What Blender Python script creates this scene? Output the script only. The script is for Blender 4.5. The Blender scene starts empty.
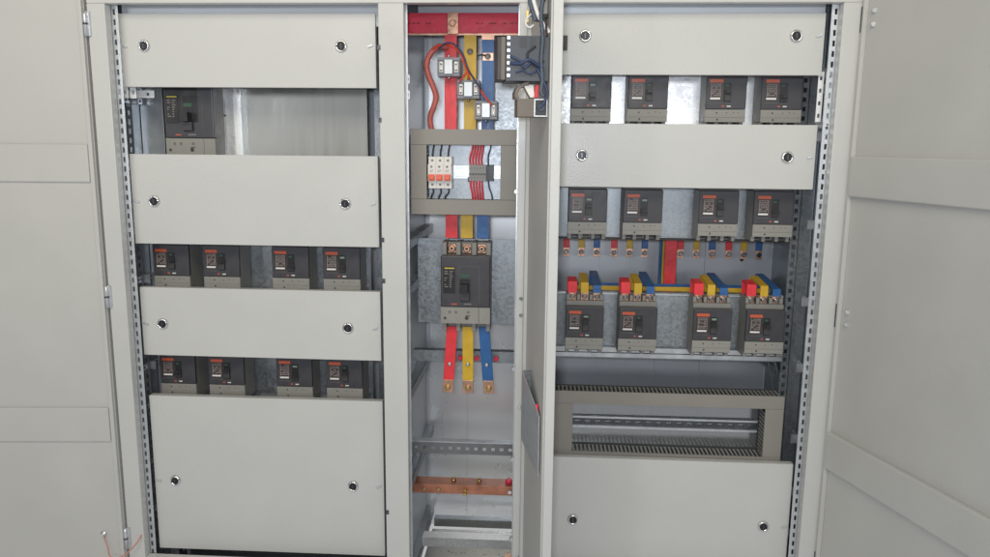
import bpy, bmesh, math, random
from mathutils import Vector, Matrix
random.seed(7)
SC = bpy.context.scene
COL = SC.collection
R = math.radians

# ------------------------------------------------------------------ materials
def mat(name, col, rough=.5, metal=0., var=.06, nscale=30., bump=0., bscale=300., spec=.5, spangle=False, coat=0., rvar=.08, streak=False):
    m = bpy.data.materials.new(name); m.use_nodes = True
    nt = m.node_tree; N = nt.nodes; L = nt.links
    b = N['Principled BSDF']
    b.inputs['Metallic'].default_value = metal
    b.inputs['Specular IOR Level'].default_value = spec
    b.inputs['Coat Weight'].default_value = coat
    tc = N.new('ShaderNodeTexCoord')
    no = N.new('ShaderNodeTexNoise'); no.inputs['Scale'].default_value = nscale; no.inputs['Detail'].default_value = 5
    if streak:
        mp = N.new('ShaderNodeMapping'); mp.inputs['Scale'].default_value = (1, 1, .05)
        L.new(tc.outputs['Object'], mp.inputs[0]); L.new(mp.outputs[0], no.inputs['Vector'])
    else: L.new(tc.outputs['Object'], no.inputs['Vector'])
    src = no.outputs['Fac']
    if spangle:
        vo = N.new('ShaderNodeTexVoronoi'); vo.inputs['Scale'].default_value = 170
        vo.inputs['Randomness'].default_value = 1
        L.new(tc.outputs['Object'], vo.inputs['Vector'])
        sx = N.new('ShaderNodeSeparateColor'); L.new(vo.outputs['Color'], sx.inputs[0])
        mx = N.new('ShaderNodeMix'); mx.data_type = 'FLOAT'; mx.inputs[0].default_value = .45
        L.new(no.outputs['Fac'], mx.inputs[2]); L.new(sx.outputs[0], mx.inputs[3])
        src = mx.outputs[0]
    def ramp(lo, hi):
        r = N.new('ShaderNodeMapRange'); r.inputs[1].default_value = .25; r.inputs[2].default_value = .75
        r.inputs[3].default_value = lo; r.inputs[4].default_value = hi
        L.new(src, r.inputs[0]); return r.outputs[0]
    hs = N.new('ShaderNodeMix'); hs.data_type = 'RGBA'; hs.blend_type = 'MULTIPLY'; hs.inputs[0].default_value = 1
    hs.inputs[6].default_value = (*col, 1)
    g = N.new('ShaderNodeCombineColor')
    rv = ramp(1 - var, 1 + var)
    for i in range(3): L.new(rv, g.inputs[i])
    L.new(g.outputs[0], hs.inputs[7])
    L.new(hs.outputs[2], b.inputs['Base Color'])
    L.new(ramp(max(.02, rough - rvar), rough + rvar), b.inputs['Roughness'])
    if bump:
        n2 = N.new('ShaderNodeTexNoise'); n2.inputs['Scale'].default_value = bscale; n2.inputs['Detail'].default_value = 2
        L.new(tc.outputs['Object'], n2.inputs['Vector'])
        bp = N.new('ShaderNodeBump'); bp.inputs['Strength'].default_value = bump; bp.inputs['Distance'].default_value = .002
        L.new(n2.outputs['Fac'], bp.inputs['Height']); L.new(bp.outputs[0], b.inputs['Normal'])
    return m

M = {}
M['cream'] = mat('cream_powder_paint', (.578, .584, .572), .34, var=.03, nscale=6, bump=.24, bscale=200)
M['door'] = mat('cream_door_paint', (.535, .537, .518), .46, var=.04, nscale=5, bump=.2, bscale=200)
M['inner'] = mat('pale_grey_liner', (.62, .655, .70), .36, metal=.25, var=.035, nscale=5, bump=.012, bscale=14, rvar=.03)
M['midback'] = mat('brightened_liner', (.86, .88, .90), .28, metal=.62, var=.03, nscale=5, bump=.012, bscale=14, rvar=.03)  # lighter copy of the liner; the middle bay's brightness is put into its colour
M['galv'] = mat('galvanised_steel', (.33, .36, .385), .38, metal=.75, var=.13, nscale=45, spangle=True, bump=.03, bscale=90, rvar=.07, streak=True)
M['dull'] = mat('dull_galvanised', (.36, .365, .35), .34, metal=.62, var=.16, nscale=40, spangle=False, bump=.04, bscale=90, streak=True)
M['shine'] = mat('galvanised_glare', (.84, .86, .88), .40, metal=.8, var=.08, nscale=40, spangle=True, bump=.04, bscale=150, streak=True)  # lighter copy of the galvanised steel, with glare put into its colour
M['spark'] = mat('zinc_glint_white', (.90, .92, .93), .5, metal=.25, var=.04, nscale=60)  # near-white zinc; glints on the brackets are put into the colour
M['smooth'] = mat('smooth_galvanised', (.42, .44, .46), .17, metal=.85, var=.08, nscale=30, bump=.01, bscale=20, rvar=.04, streak=True)
M['railgrey'] = mat('weathered_zinc', (.20, .21, .22), .4, metal=.5, var=.12, nscale=40)
M['earthlead'] = mat('pale_orange_lead', (.62, .27, .19), .5)
M['zinc'] = mat('bright_zinc', (.66, .69, .72), .36, metal=.7, var=.1, nscale=40)
M['darksteel'] = mat('dark_steel', (.12, .13, .15), .35, metal=.8, var=.2, nscale=60)
M['dark'] = mat('charcoal_plastic', (.052, .052, .061), .42, var=.1, nscale=40, bump=.08, bscale=600)
M['black'] = mat('black_plastic', (.014, .014, .016), .4, var=.1)
M['brk'] = mat('breaker_grey', (.25, .245, .23), .5, var=.08, nscale=50)
M['trip'] = mat('light_grey_plastic', (.29, .285, .262), .5, var=.05, nscale=40)
M['duct'] = mat('duct_grey', (.265, .25, .225), .5, var=.04, nscale=12)
M['ductin'] = mat('duct_grey_body', (.27, .27, .26), .5, var=.05, nscale=30)
M['red'] = mat('red_sleeve', (.82, .045, .06), .38, var=.1, nscale=35, bump=.5, bscale=45)
M['redbar'] = mat('crimson_sleeve', (.78, .04, .085), .42, var=.1, nscale=30, bump=.5, bscale=45)
M['yellow'] = mat('yellow_sleeve', (.66, .42, .03), .4, var=.1, nscale=35, bump=.5, bscale=45)
M['blue'] = mat('blue_sleeve', (.03, .13, .36), .38, var=.12, nscale=35, bump=.5, bscale=45)
M['copper'] = mat('bare_copper', (.68, .41, .29), .33, metal=.85, var=.18, nscale=50)
M['copperbar'] = mat('copper_earth_bar', (.46, .195, .125), .4, metal=.4, var=.34, nscale=28)
M['brass'] = mat('brass', (.62, .45, .2), .3, metal=.9, var=.1)
M['chrome'] = mat('chrome', (.82, .82, .84), .12, metal=1., var=.03)
M['white'] = mat('white_plastic', (.72, .71, .68), .4, var=.03)
M['orange'] = mat('orange_toggle', (.80, .15, .08), .35, var=.05)
M['labelred'] = mat('label_orange_red', (.58, .11, .055), .4, var=.1)
M['labelbrown'] = mat('label_dark', (.05, .038, .036), .35, var=.15)
M['print'] = mat('label_print', (.24, .205, .20), .45, var=.2)
M['labelwhite'] = mat('label_white', (.75, .75, .75), .4, var=.05)
M['labelyellow'] = mat('label_yellow', (.60, .46, .05), .4, var=.05)
M['green'] = mat('green_mark', (.035, .10, .06), .4)
M['mint'] = mat('pale_mint_mark', (.22, .31, .27), .4)
M['mark'] = mat('dark_mark', (.05, .05, .05), .5)
M['faintmark'] = mat('faint_print', (.17, .16, .15), .5)
M['redprint'] = mat('dark_red_print', (.30, .01, .03), .45)
M['hose'] = mat('salmon_hose', (.55, .14, .12), .5, var=.15, nscale=60)
M['redwire'] = mat('red_wire', (.62, .025, .04), .4)
M['orangewire'] = mat('orange_red_wire', (.70, .06, .02), .4)
M['blackwire'] = mat('black_wire', (.02, .02, .022), .45)
M['bluewire'] = mat('dark_blue_wire', (.03, .05, .12), .45)
M['greywrap'] = mat('grey_spiral_wrap', (.065, .085, .115), .4, var=.3, nscale=150)
M['whitewire'] = mat('white_wire', (.75, .74, .72), .4)
M['greencable'] = mat('grey_green_cable', (.16, .20, .19), .5)
M['meter'] = mat('slate_plastic', (.045, .055, .070), .42, var=.08)
M['taupe'] = mat('taupe_plastic', (.15, .125, .10), .5, var=.06)
M['ct'] = mat('transformer_grey', (.22, .23, .27), .4, var=.1)
M['silver'] = mat('silver_label', (.62, .65, .68), .35, metal=.3, var=.06)
M['gland'] = mat('gland_plate_steel', (.46, .45, .43), .34, metal=.7, var=.1, spangle=True)

# ------------------------------------------------------------------ mesh builder
class MB:
    def __init__(s): s.bm = bmesh.new(); s.mats = []; s.cur = 0
    def m(s, name):
        if name not in s.mats: s.mats.append(name)
        s.cur = s.mats.index(name); return s
    def _f(s, vs, smooth=False):
        try: f = s.bm.faces.new(vs)
        except ValueError: return
        f.material_index = s.cur; f.smooth = smooth
    def box(s, x0, x1, y0, y1, z0, z1):
        v = [s.bm.verts.new((x, y, z)) for x in (x0, x1) for y in (y0, y1) for z in (z0, z1)]
        for q in ((0, 1, 3, 2), (4, 6, 7, 5), (0, 4, 5, 1), (2, 3, 7, 6), (0, 2, 6, 4), (1, 5, 7, 3)):
            s._f([v[i] for i in q])
        return s
    def obox(s, p0, p1, w, h):
        """bar from p0 to p1, w wide sideways and h high"""
        p0, p1 = Vector(p0), Vector(p1); d = (p1 - p0).normalized()
        up = Vector((0, 0, 1)) if abs(d.z) < .9 else Vector((0, 1, 0))
        a = d.cross(up).normalized() * w / 2; b = a.cross(d).normalized() * h / 2
        v = [s.bm.verts.new(p + sx * a + sz * b) for p in (p0, p1) for sx in (-1, 1) for sz in (-1, 1)]
        for q in ((0, 2, 3, 1), (4, 5, 7, 6), (0, 1, 5, 4), (2, 6, 7, 3), (0, 4, 6, 2), (1, 3, 7, 5)):
            s._f([v[i] for i in q])
        return s
    def disc(s, c, r, h, axis='y', n=20, r2=None, rings=None):
        """turned piece; from c along -axis by h. rings = [(radius, offset)]"""
        rings = rings or [(r, 0), (r, h * .8), (r2 if r2 is not None else r * .85, h)]
        c = Vector(c)
        def P(rad, off, a):
            u, w = rad * math.cos(a), rad * math.sin(a)
            if axis == 'y': return c + Vector((u, -off, w))
            if axis == 'x': return c + Vector((-off, u, w))
            return c + Vector((u, w, off))
        L = [[s.bm.verts.new(P(rad, off, 2 * math.pi * i / n)) for i in range(n)] for rad, off in rings]
        for A, B in zip(L, L[1:]):
            for i in range(n):
                s._f([A[i], A[(i + 1) % n], B[(i + 1) % n], B[i]], True)
        s._f(L[-1]); s._f(list(reversed(L[0])))
        return s
    def tube(s, pts, r, n=8, sub=6, ripple=0.):
        P = [Vector(p) for p in pts]
        if len(P) > 2:
            Q = []
            E = [2 * P[0] - P[1]] + P + [2 * P[-1] - P[-2]]
            for i in range(1, len(E) - 2):
                for k in range(sub):
                    t = k / sub; a, b, c, d = E[i - 1:i + 3]
                    Q.append(.5 * (2 * b + (c - a) * t + (2 * a - 5 * b + 4 * c - d) * t * t + (3 * b - a - 3 * c + d) * t ** 3))
            Q.append(P[-1]); P = Q
        L = []; prev = None
        for i, p in enumerate(P):
            d = (P[min(i + 1, len(P) - 1)] - P[max(i - 1, 0)]).normalized()
            if prev is None: prev = d.orthogonal().normalized()
            prev = (prev - d * prev.dot(d)).normalized(); w = d.cross(prev)
            rr = r * (1 + ripple * (1 if i % 2 else -1))
            L.append([s.bm.verts.new(p + rr * (math.cos(2 * math.pi * k / n) * prev + math.sin(2 * math.pi * k / n) * w)) for k in range(n)])
        for A, B in zip(L, L[1:]):
            for i in range(n): s._f([A[i], A[(i + 1) % n], B[(i + 1) % n], B[i]], True)
        s._f(L[-1]); s._f(list(reversed(L[0])))
        return s
    def prism(s, pts, d):
        """closed outline of 3D points pushed along vector d"""
        A = [s.bm.verts.new(p) for p in pts]; B = [s.bm.verts.new(Vector(p) + Vector(d)) for p in pts]
        s._f(A); s._f(list(reversed(B)))
        n = len(A)
        for i in range(n): s._f([A[(i + 1) % n], A[i], B[i], B[(i + 1) % n]])
        return s
    def perf(s, o, u, v, wu, lv, hu, hv, pitch, t=.0015):
        """strip with real square holes: corner o, width wu along u, length lv along v, holes hu x hv every pitch"""
        o, u, v = Vector(o), Vector(u), Vector(v); nrm = u.cross(v).normalized() * t
        n = max(1, int(lv / pitch)); pitch = lv / n
        def pl(a0, a1, b0, b1):
            c = [o + u * a0 + v * b0, o + u * a1 + v * b0, o + u * a1 + v * b1, o + u * a0 + v * b1]
            s.prism(c, -nrm)
        e = (wu - hu) / 2
        pl(0, e, 0, lv); pl(wu - e, wu, 0, lv)
        g = (pitch - hv) / 2
        pl(e, wu - e, 0, g)
        for i in range(n):
            b = (i + 1) * pitch
            pl(e, wu - e, b - g, min(b + g, lv))
        return s
    def build(s, name, parent=None, bevel=0., seg=2):
        me = bpy.data.meshes.new(name)
        bmesh.ops.recalc_face_normals(s.bm, faces=s.bm.faces[:])
        s.bm.to_mesh(me); s.bm.free()
        for n in s.mats: me.materials.append(M[n])
        o = bpy.data.objects.new(name, me); COL.objects.link(o)
        if parent is not None: o.parent = parent
        if bevel:
            b = o.modifiers.new('edge', 'BEVEL'); b.width = bevel; b.segments = seg; b.limit_method = 'ANGLE'; b.angle_limit = R(50)
        return o

def mb(m): return MB().m(m)
def tag(o, label, cat, group=None, loc=None, rz=0):
    o['label'] = label; o['category'] = cat
    if group: o['group'] = group
    if loc is not None: o.location = loc
    if rz: o.rotation_euler.z = rz
    return o
def thing(name, label, cat, loc=(0, 0, 0), group=None, rz=0):
    o = bpy.data.objects.new(name, None); COL.objects.link(o); o.empty_display_size = .05
    return tag(o, label, cat, group, loc, rz)
def copy_tree(o, parent=None):
    c = o.copy(); COL.objects.link(c)
    if parent is not None: c.parent = parent
    for ch in list(o.children): copy_tree(ch, c)
    return c

# ------------------------------------------------------------------ camera (28 mm lens, standing 2 m in front of the cabinet)
p, y, r = R(9.847), R(3.298), R(.521)
fwd = Vector((-math.sin(y) * math.cos(p), math.cos(y) * math.cos(p), -math.sin(p)))
rt = Vector((math.cos(y), math.sin(y), 0)); up = rt.cross(fwd)
rt2 = rt * math.cos(r) + up * math.sin(r); up2 = -rt * math.sin(r) + up * math.cos(r)
cd = bpy.data.cameras.new('camera'); cam = bpy.data.objects.new('camera', cd); COL.objects.link(cam)
cd.sensor_width = 36; cd.lens = 28; cd.clip_start = .02; cd.clip_end = 200
m3 = Matrix((rt2, up2, -fwd)).transposed()
cam.matrix_world = Matrix.Translation((0, -2, 0)) @ m3.to_4x4()
SC.camera = cam

# ------------------------------------------------------------------ cabinet carcass
ZT, ZB = .348, -1.19                     # openings' top and bottom
XL0, XL1, XM0, XM1, XR0, XR1 = -1.124, -.416, -.351, -.059, .006, .727
XO0, XO1 = -1.172, .774                  # outside faces of the front frame
YB = .55
cab = thing('switchboard_cabinet', 'three bay cream steel switchboard cabinet standing with all its doors swung open', 'electrical cabinet')
f = mb('cream')
for a, b in ((XO0, XL0), (XL1, XM0), (XM1, XR0), (XR1, XO1)):
    f.box(a, b, 0, .028, ZB, ZT)
f.box(XO0, XO1, 0, .028, ZT, ZT + .11); f.box(XO0, XO1, 0, .028, ZB - .16, ZB)
f.build('front_frame', cab, .002)
f = mb('inner')
f.box(XO0 + .01, -.3685, YB, YB + .004, -1.34, .44).box(-.0265, XO1 - .01, YB, YB + .004, -1.34, .44)
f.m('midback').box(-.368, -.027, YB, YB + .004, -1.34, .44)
f.build('back_wall', cab)
f = mb('inner').box(-.3715, -.368, YB - .012, YB - .001, -1.3, .43).box(.395, .397, YB - .006, YB - .001, -1.3, .43).box(.545, .549, YB - .008, YB - .001, -1.3, .43)
f.box(-.24, -.2385, YB - .004, YB - .001, -1.3, .43).box(.20, .2015, YB - .004, YB - .001, -1.3, .43).box(.30, .3015, YB - .004, YB - .001, -1.3, .43)
f.build('wall_seam', cab)
for x0 in (XO0 + .006, XO1 - .010): mb('galv').box(x0, x0 + .004, .029, YB - .001, -1.34, .44).build('side_wall', cab)
for x0 in (-.386, -.030): mb('inner').box(x0, x0 + .006, .029, YB - .013, -1.30, .44).build('partition', cab)
mb('inner').box(XO0 + .01, XO1 - .01, .029, YB - .001, .442, .446).build('roof_panel', cab)
mb('galv').box(XO0 + .012, -.387, .03, YB - .001, -1.345, -1.341).box(-.023, XO1 - .012, .03, YB - .001, -1.345, -1.341).build('floor_panel', cab)
mb('gland').box(-.352, -.05, .08, .47, -1.318, -1.315).build('gland_plate', cab)

for a, b in ((XL0 + .012, XL1 - .012), (XR0 + .016, XR1 - .022)):
    mb('inner').box(a, b, .062, .0635, .30, .43).build('header_strip', cab)
mb('inner').box(XM0, XM1, .235, .2365, .352, .44).build('header_strip', cab)
# uprights with punched slots just inside the openings
def upright(x0, w, yy, z0, z1, m='zinc', hu=.006, hv=.014, pitch=.025, depth=.022, side=1):
    b = mb(m).perf((x0, yy, z0), (1, 0, 0), (0, 0, 1), w, z1 - z0, hu, hv, pitch)
    b.box(x0 if side < 0 else x0 + w - .0015, (x0 if side < 0 else x0 + w - .0015) + .0015, yy + .002, yy + depth, z0, z1)
    return b.build('slotted_upright', cab)
upright(XL0 - .004, .021, .031, -1.3, .42, side=-1)
upright(-1.154, .019, .12, -1.3, .42, 'galv', side=-1)
upright(XR1 - .017, .021, .031, -1.3, .42, side=1)
upright(.704, .022, .20, -1.3, .42, 'galv', hu=.009, hv=.012, side=1)
upright(-1.099, .024, .15, -1.3, -.20, 'darksteel', hu=.011, hv=.012, pitch=.022, side=-1)
upright(XM0 - .018, .022, .031, -1.3, .42, 'zinc', side=-1)
upright(XM1 - .004, .018, .031, -1.3, .42, 'zinc', side=1)
upright(XL1 - .002, .012, .031, -1.3, .42, 'zinc', side=1)
mb('galv').box(.728, .762, .20, .2035, -1.3, .42).build('corner_profile', cab)
mb('zinc').box(-1.160, -1.095, .215, .2185, -1.3, .42).build('corner_profile', cab)
mb('galv').box(-.478, -.412, .225, .2285, -1.3, .42).build('corner_profile', cab)
# short punched brackets that tie the uprights to the side walls
for zb in (.175, .135, .105, -.06, -.185, -.40, -.66, -.78, -.95, -1.10):
    x = XO0 + .011
    b = mb('zinc').perf((x + .014, .05, zb), (0, 0, 1), (0, 1, 0), .017, .15, .007, .010, .022)
    b.box(x + .001, x + .034, .046, .0485, zb - .004, zb + .021).box(x + .001, x + .034, .140, .1425, zb - .004, zb + .021)
    b.build('tie_bracket', cab)
for zb in (.185, .145, .055, .02, -.215, -.43, -.62, -.83, -.99, -1.12):
    x = XO1 - .011
    b = mb('zinc').perf((x - .014, .05, zb), (0, 0, 1), (0, 1, 0), .017, .145, .007, .010, .022)
    b.box(x - .034, x - .001, .046, .0485, zb - .004, zb + .021).box(x - .034, x - .001, .140, .1425, zb - .004, zb + .021)
    b.build('tie_bracket', cab)
def spark(x0, w, yy, z0, z1, lab=None):
    mb('spark').perf((x0, yy, z0), (1, 0, 0), (0, 0, 1), w, z1 - z0, .006, .010, .028).build('tie_plate', cab)
for a in ((-1.130, .017, .066, .115, .208), (-1.1125, .017, .075, .115, .208), (.700, .014, .060, .065, .19), (.7155, .016, .050, .065, .19)): spark(*a)
mb('spark').perf((-1.166, .105, .118), (0, 0, 1), (1, 0, 0), .020, .106, .008, .007, .030).build('tie_plate', cab)
mb('spark').perf((-1.150, .085, -.075), (0, 0, 1), (1, 0, 0), .024, .050, .010, .008, .024).build('tie_plate', cab)
mb('zinc').perf((-1.150, .085, -.255), (0, 0, 1), (1, 0, 0), .030, .045, .010, .008, .022).build('tie_plate', cab)
# punched rails running back along the partition of the middle bay
for zr, hh in ((-.285, .026), (-.415, .026), (-.715, .026), (-.985, .026), (-1.285, .028)):
    b = mb('galv').perf((-.355, .055, zr), (0, 0, 1), (0, 1, 0), hh, .47, .011, .012, .025)
    b.box(-.379, -.357, .055, .525, zr + hh - .002, zr + hh).box(-.379, -.357, .055, .525, zr, zr + .002)
    b.build('punched_rail', cab)
for zr in (.155, .115):
    mb('spark').perf((-.366, .040, zr), (0, 0, 1), (1, 0, 0), .022, .022, .008, .006, .011).build('tie_plate', cab)  # small pale clips added as painted glints beside the upright
for zr in (-.33, -.70, -.99):
    b = mb('galv').perf((-.046, .055, zr), (0, 0, 1), (0, 1, 0), .026, .47, .011, .012, .025)
    b.build('punched_rail', cab)
for zr in (-.64, -.70):
    b = mb('galv').perf((.735, .23, zr), (0, 0, 1), (0, 1, 0), .026, .30, .011, .012, .025)
    b.box(.737, .758, .23, .53, zr, zr + .002); b.build('punched_rail', cab)
# frame screws (pairs on the post beside the middle door, clips on the right post)
for x, z in ((-.046, -.40), (-.046, -.445), (-.046, -.70), (-.046, -1.14)):
    mb('chrome').disc((x, -.0005, z), .0048, .005).build('screw', cab)
for z in (-.12, -.60, -.86, -1.1):
    mb('zinc').disc((XM1 - .004, .030, z), .006, .012).build('screw', cab)
for x, z in ((-.414, .24), (-.414, .06), (-.412, -.25), (-.411, -.36), (-.411, -1.02)):
    mb('darksteel').box(x - .005, x + .003, -.002, -.0003, z - .006, z + .006).build('clip', cab)

# ---- doors (parts of the cabinet)
def door(loc, rz, ln, sgn, zs, th=.02, m='door'):
    """pan door: local x along the door from its hinge, inner face at y=0 and facing local -y*sgn"""
    f = mb(m)
    y0, y1 = (0, th) if sgn > 0 else (-th, 0)
    f.box(.0, ln, y0, y1, -1.24, .40)
    q = (-.012, -.0002) if sgn > 0 else (.0002, .012)
    f.box(.001, .012 if sgn < 0 else .009, q[0], q[1], -1.235, .395).box(ln - .022, ln - .002, q[0], q[1], -1.235, .395)
    d = f.build('door', cab, .002)
    d.location = loc; d.rotation_euler.z = rz
    for z0, z1 in zs:
        h = mb(m); q = (-.016, -.0002) if sgn > 0 else (.0002, .007)
        h.box(.016 if sgn < 0 else .010, ln - .026, q[0], q[1], z0, z1)
        h.build('stiffener', d, .004)
    return d
ZS = ((-.108, -.008), (-.833, -.733))
dl = door((XO0 - .005, -.004, 0), R(180 + 4.5), .78, -1, ZS)      # left door, swung nearly flat
dr = door((XO1 + .004, -.006, 0), R(-90 + 17.5), .78, 1, ((-.120, -.020), (-.838, -.738)))
dl['label'] = 'left door folded back almost flat, with two raised stiffeners'
dr['label'] = 'right door swung out past square, with two raised stiffeners'
# middle door: seen nearly edge on, outer flange towards the camera
ang = math.atan2(-.365, .047)
f = mb('door').box(0, .362, -.0, .022, -1.24, .40)
f.m('cream').box(.3625, .372, .0035, .0240, -1.24, .40)
f.m('door').box(.004, .022, -.010, -.0003, -1.235, .395)
dm = f.build('door', cab, .0015); dm.location = (-.031, -.004, 0); dm.rotation_euler.z = ang
dm['label'] = 'narrow middle door swung out and seen almost edge on'
DM = Matrix.Translation((-.031, -.004, 0)) @ Matrix.Rotation(ang, 4, 'Z')

def hinge(door_, x, z, yy):
    h = mb('zinc').box(x - .013, x + .007, yy - .006, yy, z - .030, z + .030)
    h.disc((x - .003, yy - .008, z - .031), .0055, .062, 'z', 12)
    h.m('darksteel').disc((x - .003, yy - .008, z - .003), .006, .006, 'z', 12)
    h.m('brass').disc((x - .006, yy - .006, z + .021), .004, .003).disc((x - .006, yy - .006, z - .021), .004, .003)
    return h.build('hinge', door_)
for z in (.297, -.417, -1.126): hinge(cab, XO0 + .002, z, -.0005)
for z in (.307, -.427, -1.12):
    h = mb('darksteel').box(XO1 - .006, XO1 + .001, -.006, -.0004, z - .030, z + .030)
    h.m('zinc').disc((XO1 + .0105, -.034, z + .016), .006, .006).disc((XO1 + .0105, -.034, z - .016), .006, .006)
    h.build('hinge', cab)

# ------------------------------------------------------------------ cover panels
def cover(x0, x1, z0, z1, locks, zl, label, rz=0., pins=True, group='cream cover panels of the two wide bays'):
    cx, cz = (x0 + x1) / 2, (z0 + z1) / 2; w, h = (x1 - x0) / 2, (z1 - z0) / 2
    t = thing('cover_plate', label, 'cover plate', (cx, .05, cz), group, rz)
    s = mb('cream').box(-w, w, 0, .0025, -h, h)
    s.box(-w, -w + .002, .0026, .022, -h, h).box(w - .002, w, .0026, .022, -h, h)
    s.box(-w + .0021, w - .0021, .0026, .022, -h, -h + .002).box(-w + .0021, w - .0021, .0026, .022, h - .002, h)
    s.build('sheet', t, .0018)
    for x in locks:
        k = mb('chrome').disc((x - cx, -.0003, zl - cz), .0, .0, rings=[(.0155, 0), (.0155, .003), (.0135, .0062), (.0108, .0062), (.0105, .004)], n=28)
        k = k.build('lock', t)
        c = mb('black').disc((x - cx, -.0043, zl - cz), 0, 0, rings=[(.0104, 0), (.0104, .0016), (.0095, .0025)], n=24)
        c.m('darksteel').box(x - cx - .0014, x - cx + .0014, -.0078, -.0069, zl - cz - .006, zl - cz + .006)
        c.build('lock_core', k)
    if pins:
        for x, sx in ((x0 + .013, -1), (x1 - .014, 1)):
            b = mb('zinc').obox((x - cx - .007, -.003, zl - cz - .002 * sx), (x - cx + .007, -.003, zl - cz + .003 * sx), .0035, .0035)
            b.build('retaining_pin', t)
    return t
LX = (-1.051, -.524)
cover(-1.118, -.434, .1435, .331, LX, .249, 'top cover panel of the left bay, above the window with the large breaker')
cover(-1.113, -.434, -.277, -.033, LX, -.160, 'cover panel of the left bay just under the large breaker', R(.3))
cover(-1.112, -.433, -.595, -.400, LX, -.503, 'shallow cover panel of the left bay between its two rows of four breakers', R(-.2))
cover(-1.105, -.432, -1.184, -.714, (-1.043, -.521), -.969, 'tallest cover panel of the left bay, at the bottom under the last breakers', R(.3))
RX = (.1065, .633)
cover(.022, .703, .180, .331, RX, .2755, 'top cover panel of the right bay, with paint glinting near the middle door', R(-.3))
cover(.022, .704, -.107, .057, RX, -.025, 'cover panel of the right bay between its upper two breaker rows', R(-.2))
cover(.022, .711, -1.186, -.861, (.110, .641), -1.046, 'bottom cover panel of the right bay, below the grey duct frame')
s = mb('black').box(.049, .062, .0455, .0495, .240, .276).build('door_catch')
tag(s, 'small black catch on the top right cover panel beside the middle door', 'catch')

# ------------------------------------------------------------------ mounting plates
def plate(x0, x1, yy, z0, z1, label, lip=True, m='galv', bulges=(), th=.0025):
    f = mb(m); n = 0
    # sheet with optional upright swages (rounded bulges) along it
    xs = sorted({x0, x1} | {q for b in bulges for q in [b[0] + (b[1] - b[0]) * k / 14 for k in range(15)]})
    def yo(x):
        for a, b, h in bulges:
            if a < x < b: return -h * (math.sin(math.pi * (x - a) / (b - a)) ** .55)
        return 0.
    A = []
    for x in xs:
        A.append((f.bm.verts.new((x, yy + yo(x), z0)), f.bm.verts.new((x, yy + yo(x), z1)),
                  f.bm.verts.new((x, yy + yo(x) + th, z0)), f.bm.verts.new((x, yy + yo(x) + th, z1))))
    for P, Q in zip(A, A[1:]):
        f._f([P[0], Q[0], Q[1], P[1]], bool(bulges)); f._f([P[2], P[3], Q[3], Q[2]])
        f._f([P[0], P[2], Q[2], Q[0]]); f._f([P[1], Q[1], Q[3], P[3]])
    f._f([A[0][0], A[0][1], A[0][3], A[0][2]]); f._f([A[-1][0], A[-1][2], A[-1][3], A[-1][1]])
    if lip:
        f.m('zinc').box(x0, x1, yy - .0035, yy - .0001, z1 - .0035, z1 - .0004); f.m(m)
        f.box(x0, x1, yy - .012, yy - .0005, z0 - .0025, z0 - .0002).box(x0, x1, yy + .003, yy + .03, z1 + .0002, z1 + .0025)
    o = f.build('mounting_plate')
    return tag(o, label, 'mounting plate', 'galvanised plates that carry the breakers')
plate(-1.093, -.498, .222, -.10, .20, 'galvanised plate behind the large breaker of the left bay', m='dull')
b = mb('shine').box(-.945, -.855, .190, .1925, -.09, .19).box(-.946, -.9435, .1926, .2215, -.09, .19).box(-.8565, -.854, .1926, .2215, -.09, .19)
b.m('spark').box(-.9405, -.934, .1885, .1898, -.09, .19).box(-.872, -.8655, .1885, .1898, -.09, .19)  # pale strips paint the bright reflections along both channel edges
b.m('mark').disc((-.900, .1897, .075), .003, .0006, n=10).box(-.9005, -.8995, .1893, .1898, -.02, .12)
tag(b.build('cover_channel', None, .0008), 'shiny upright galvanised channel right beside the large left breaker', 'channel')
plate(-1.08, -.49, .20, -.44, -.25, 'galvanised plate behind the upper row of four breakers in the left bay')
plate(-1.08, -.49, .20, -.755, -.575, 'galvanised plate behind the lower row of four breakers in the left bay')
plate(.026, .700, .20, .04, .20, 'brightly shining galvanised plate behind the top breaker row of the right bay', m='shine')
plate(.026, .690, .20, -.252, -.08, 'galvanised plate behind the second breaker row of the right bay')
plate(.026, .697, .20, -.606, -.418, 'galvanised plate behind the lowest breaker row of the right bay')
plate(-.357, -.063, .232, -.525, -.272, 'galvanised plate behind the big breaker of the middle bay', lip=False)
plate(-.132, -.05, .30, -.02, .29, 'pale shining plate beside the blue busbar in the middle bay', lip=False, m='galv')
# bright rail along the lower edge of the lowest breaker row
b = mb('zinc').box(.03, .70, .1795, .187, -.589, -.576).box(.03, .70, .1795, .187, -.604, -.592)
tag(b.build('support_rail'), 'bright twin support rail at the foot of the lowest right breaker row', 'rail')
b = mb('blackwire').box(.03, .70, .192, .199, -.262, -.2555)
tag(b.build('edge_strip'), 'black edging strip under the second breaker row of the right bay', 'edging')

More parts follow.
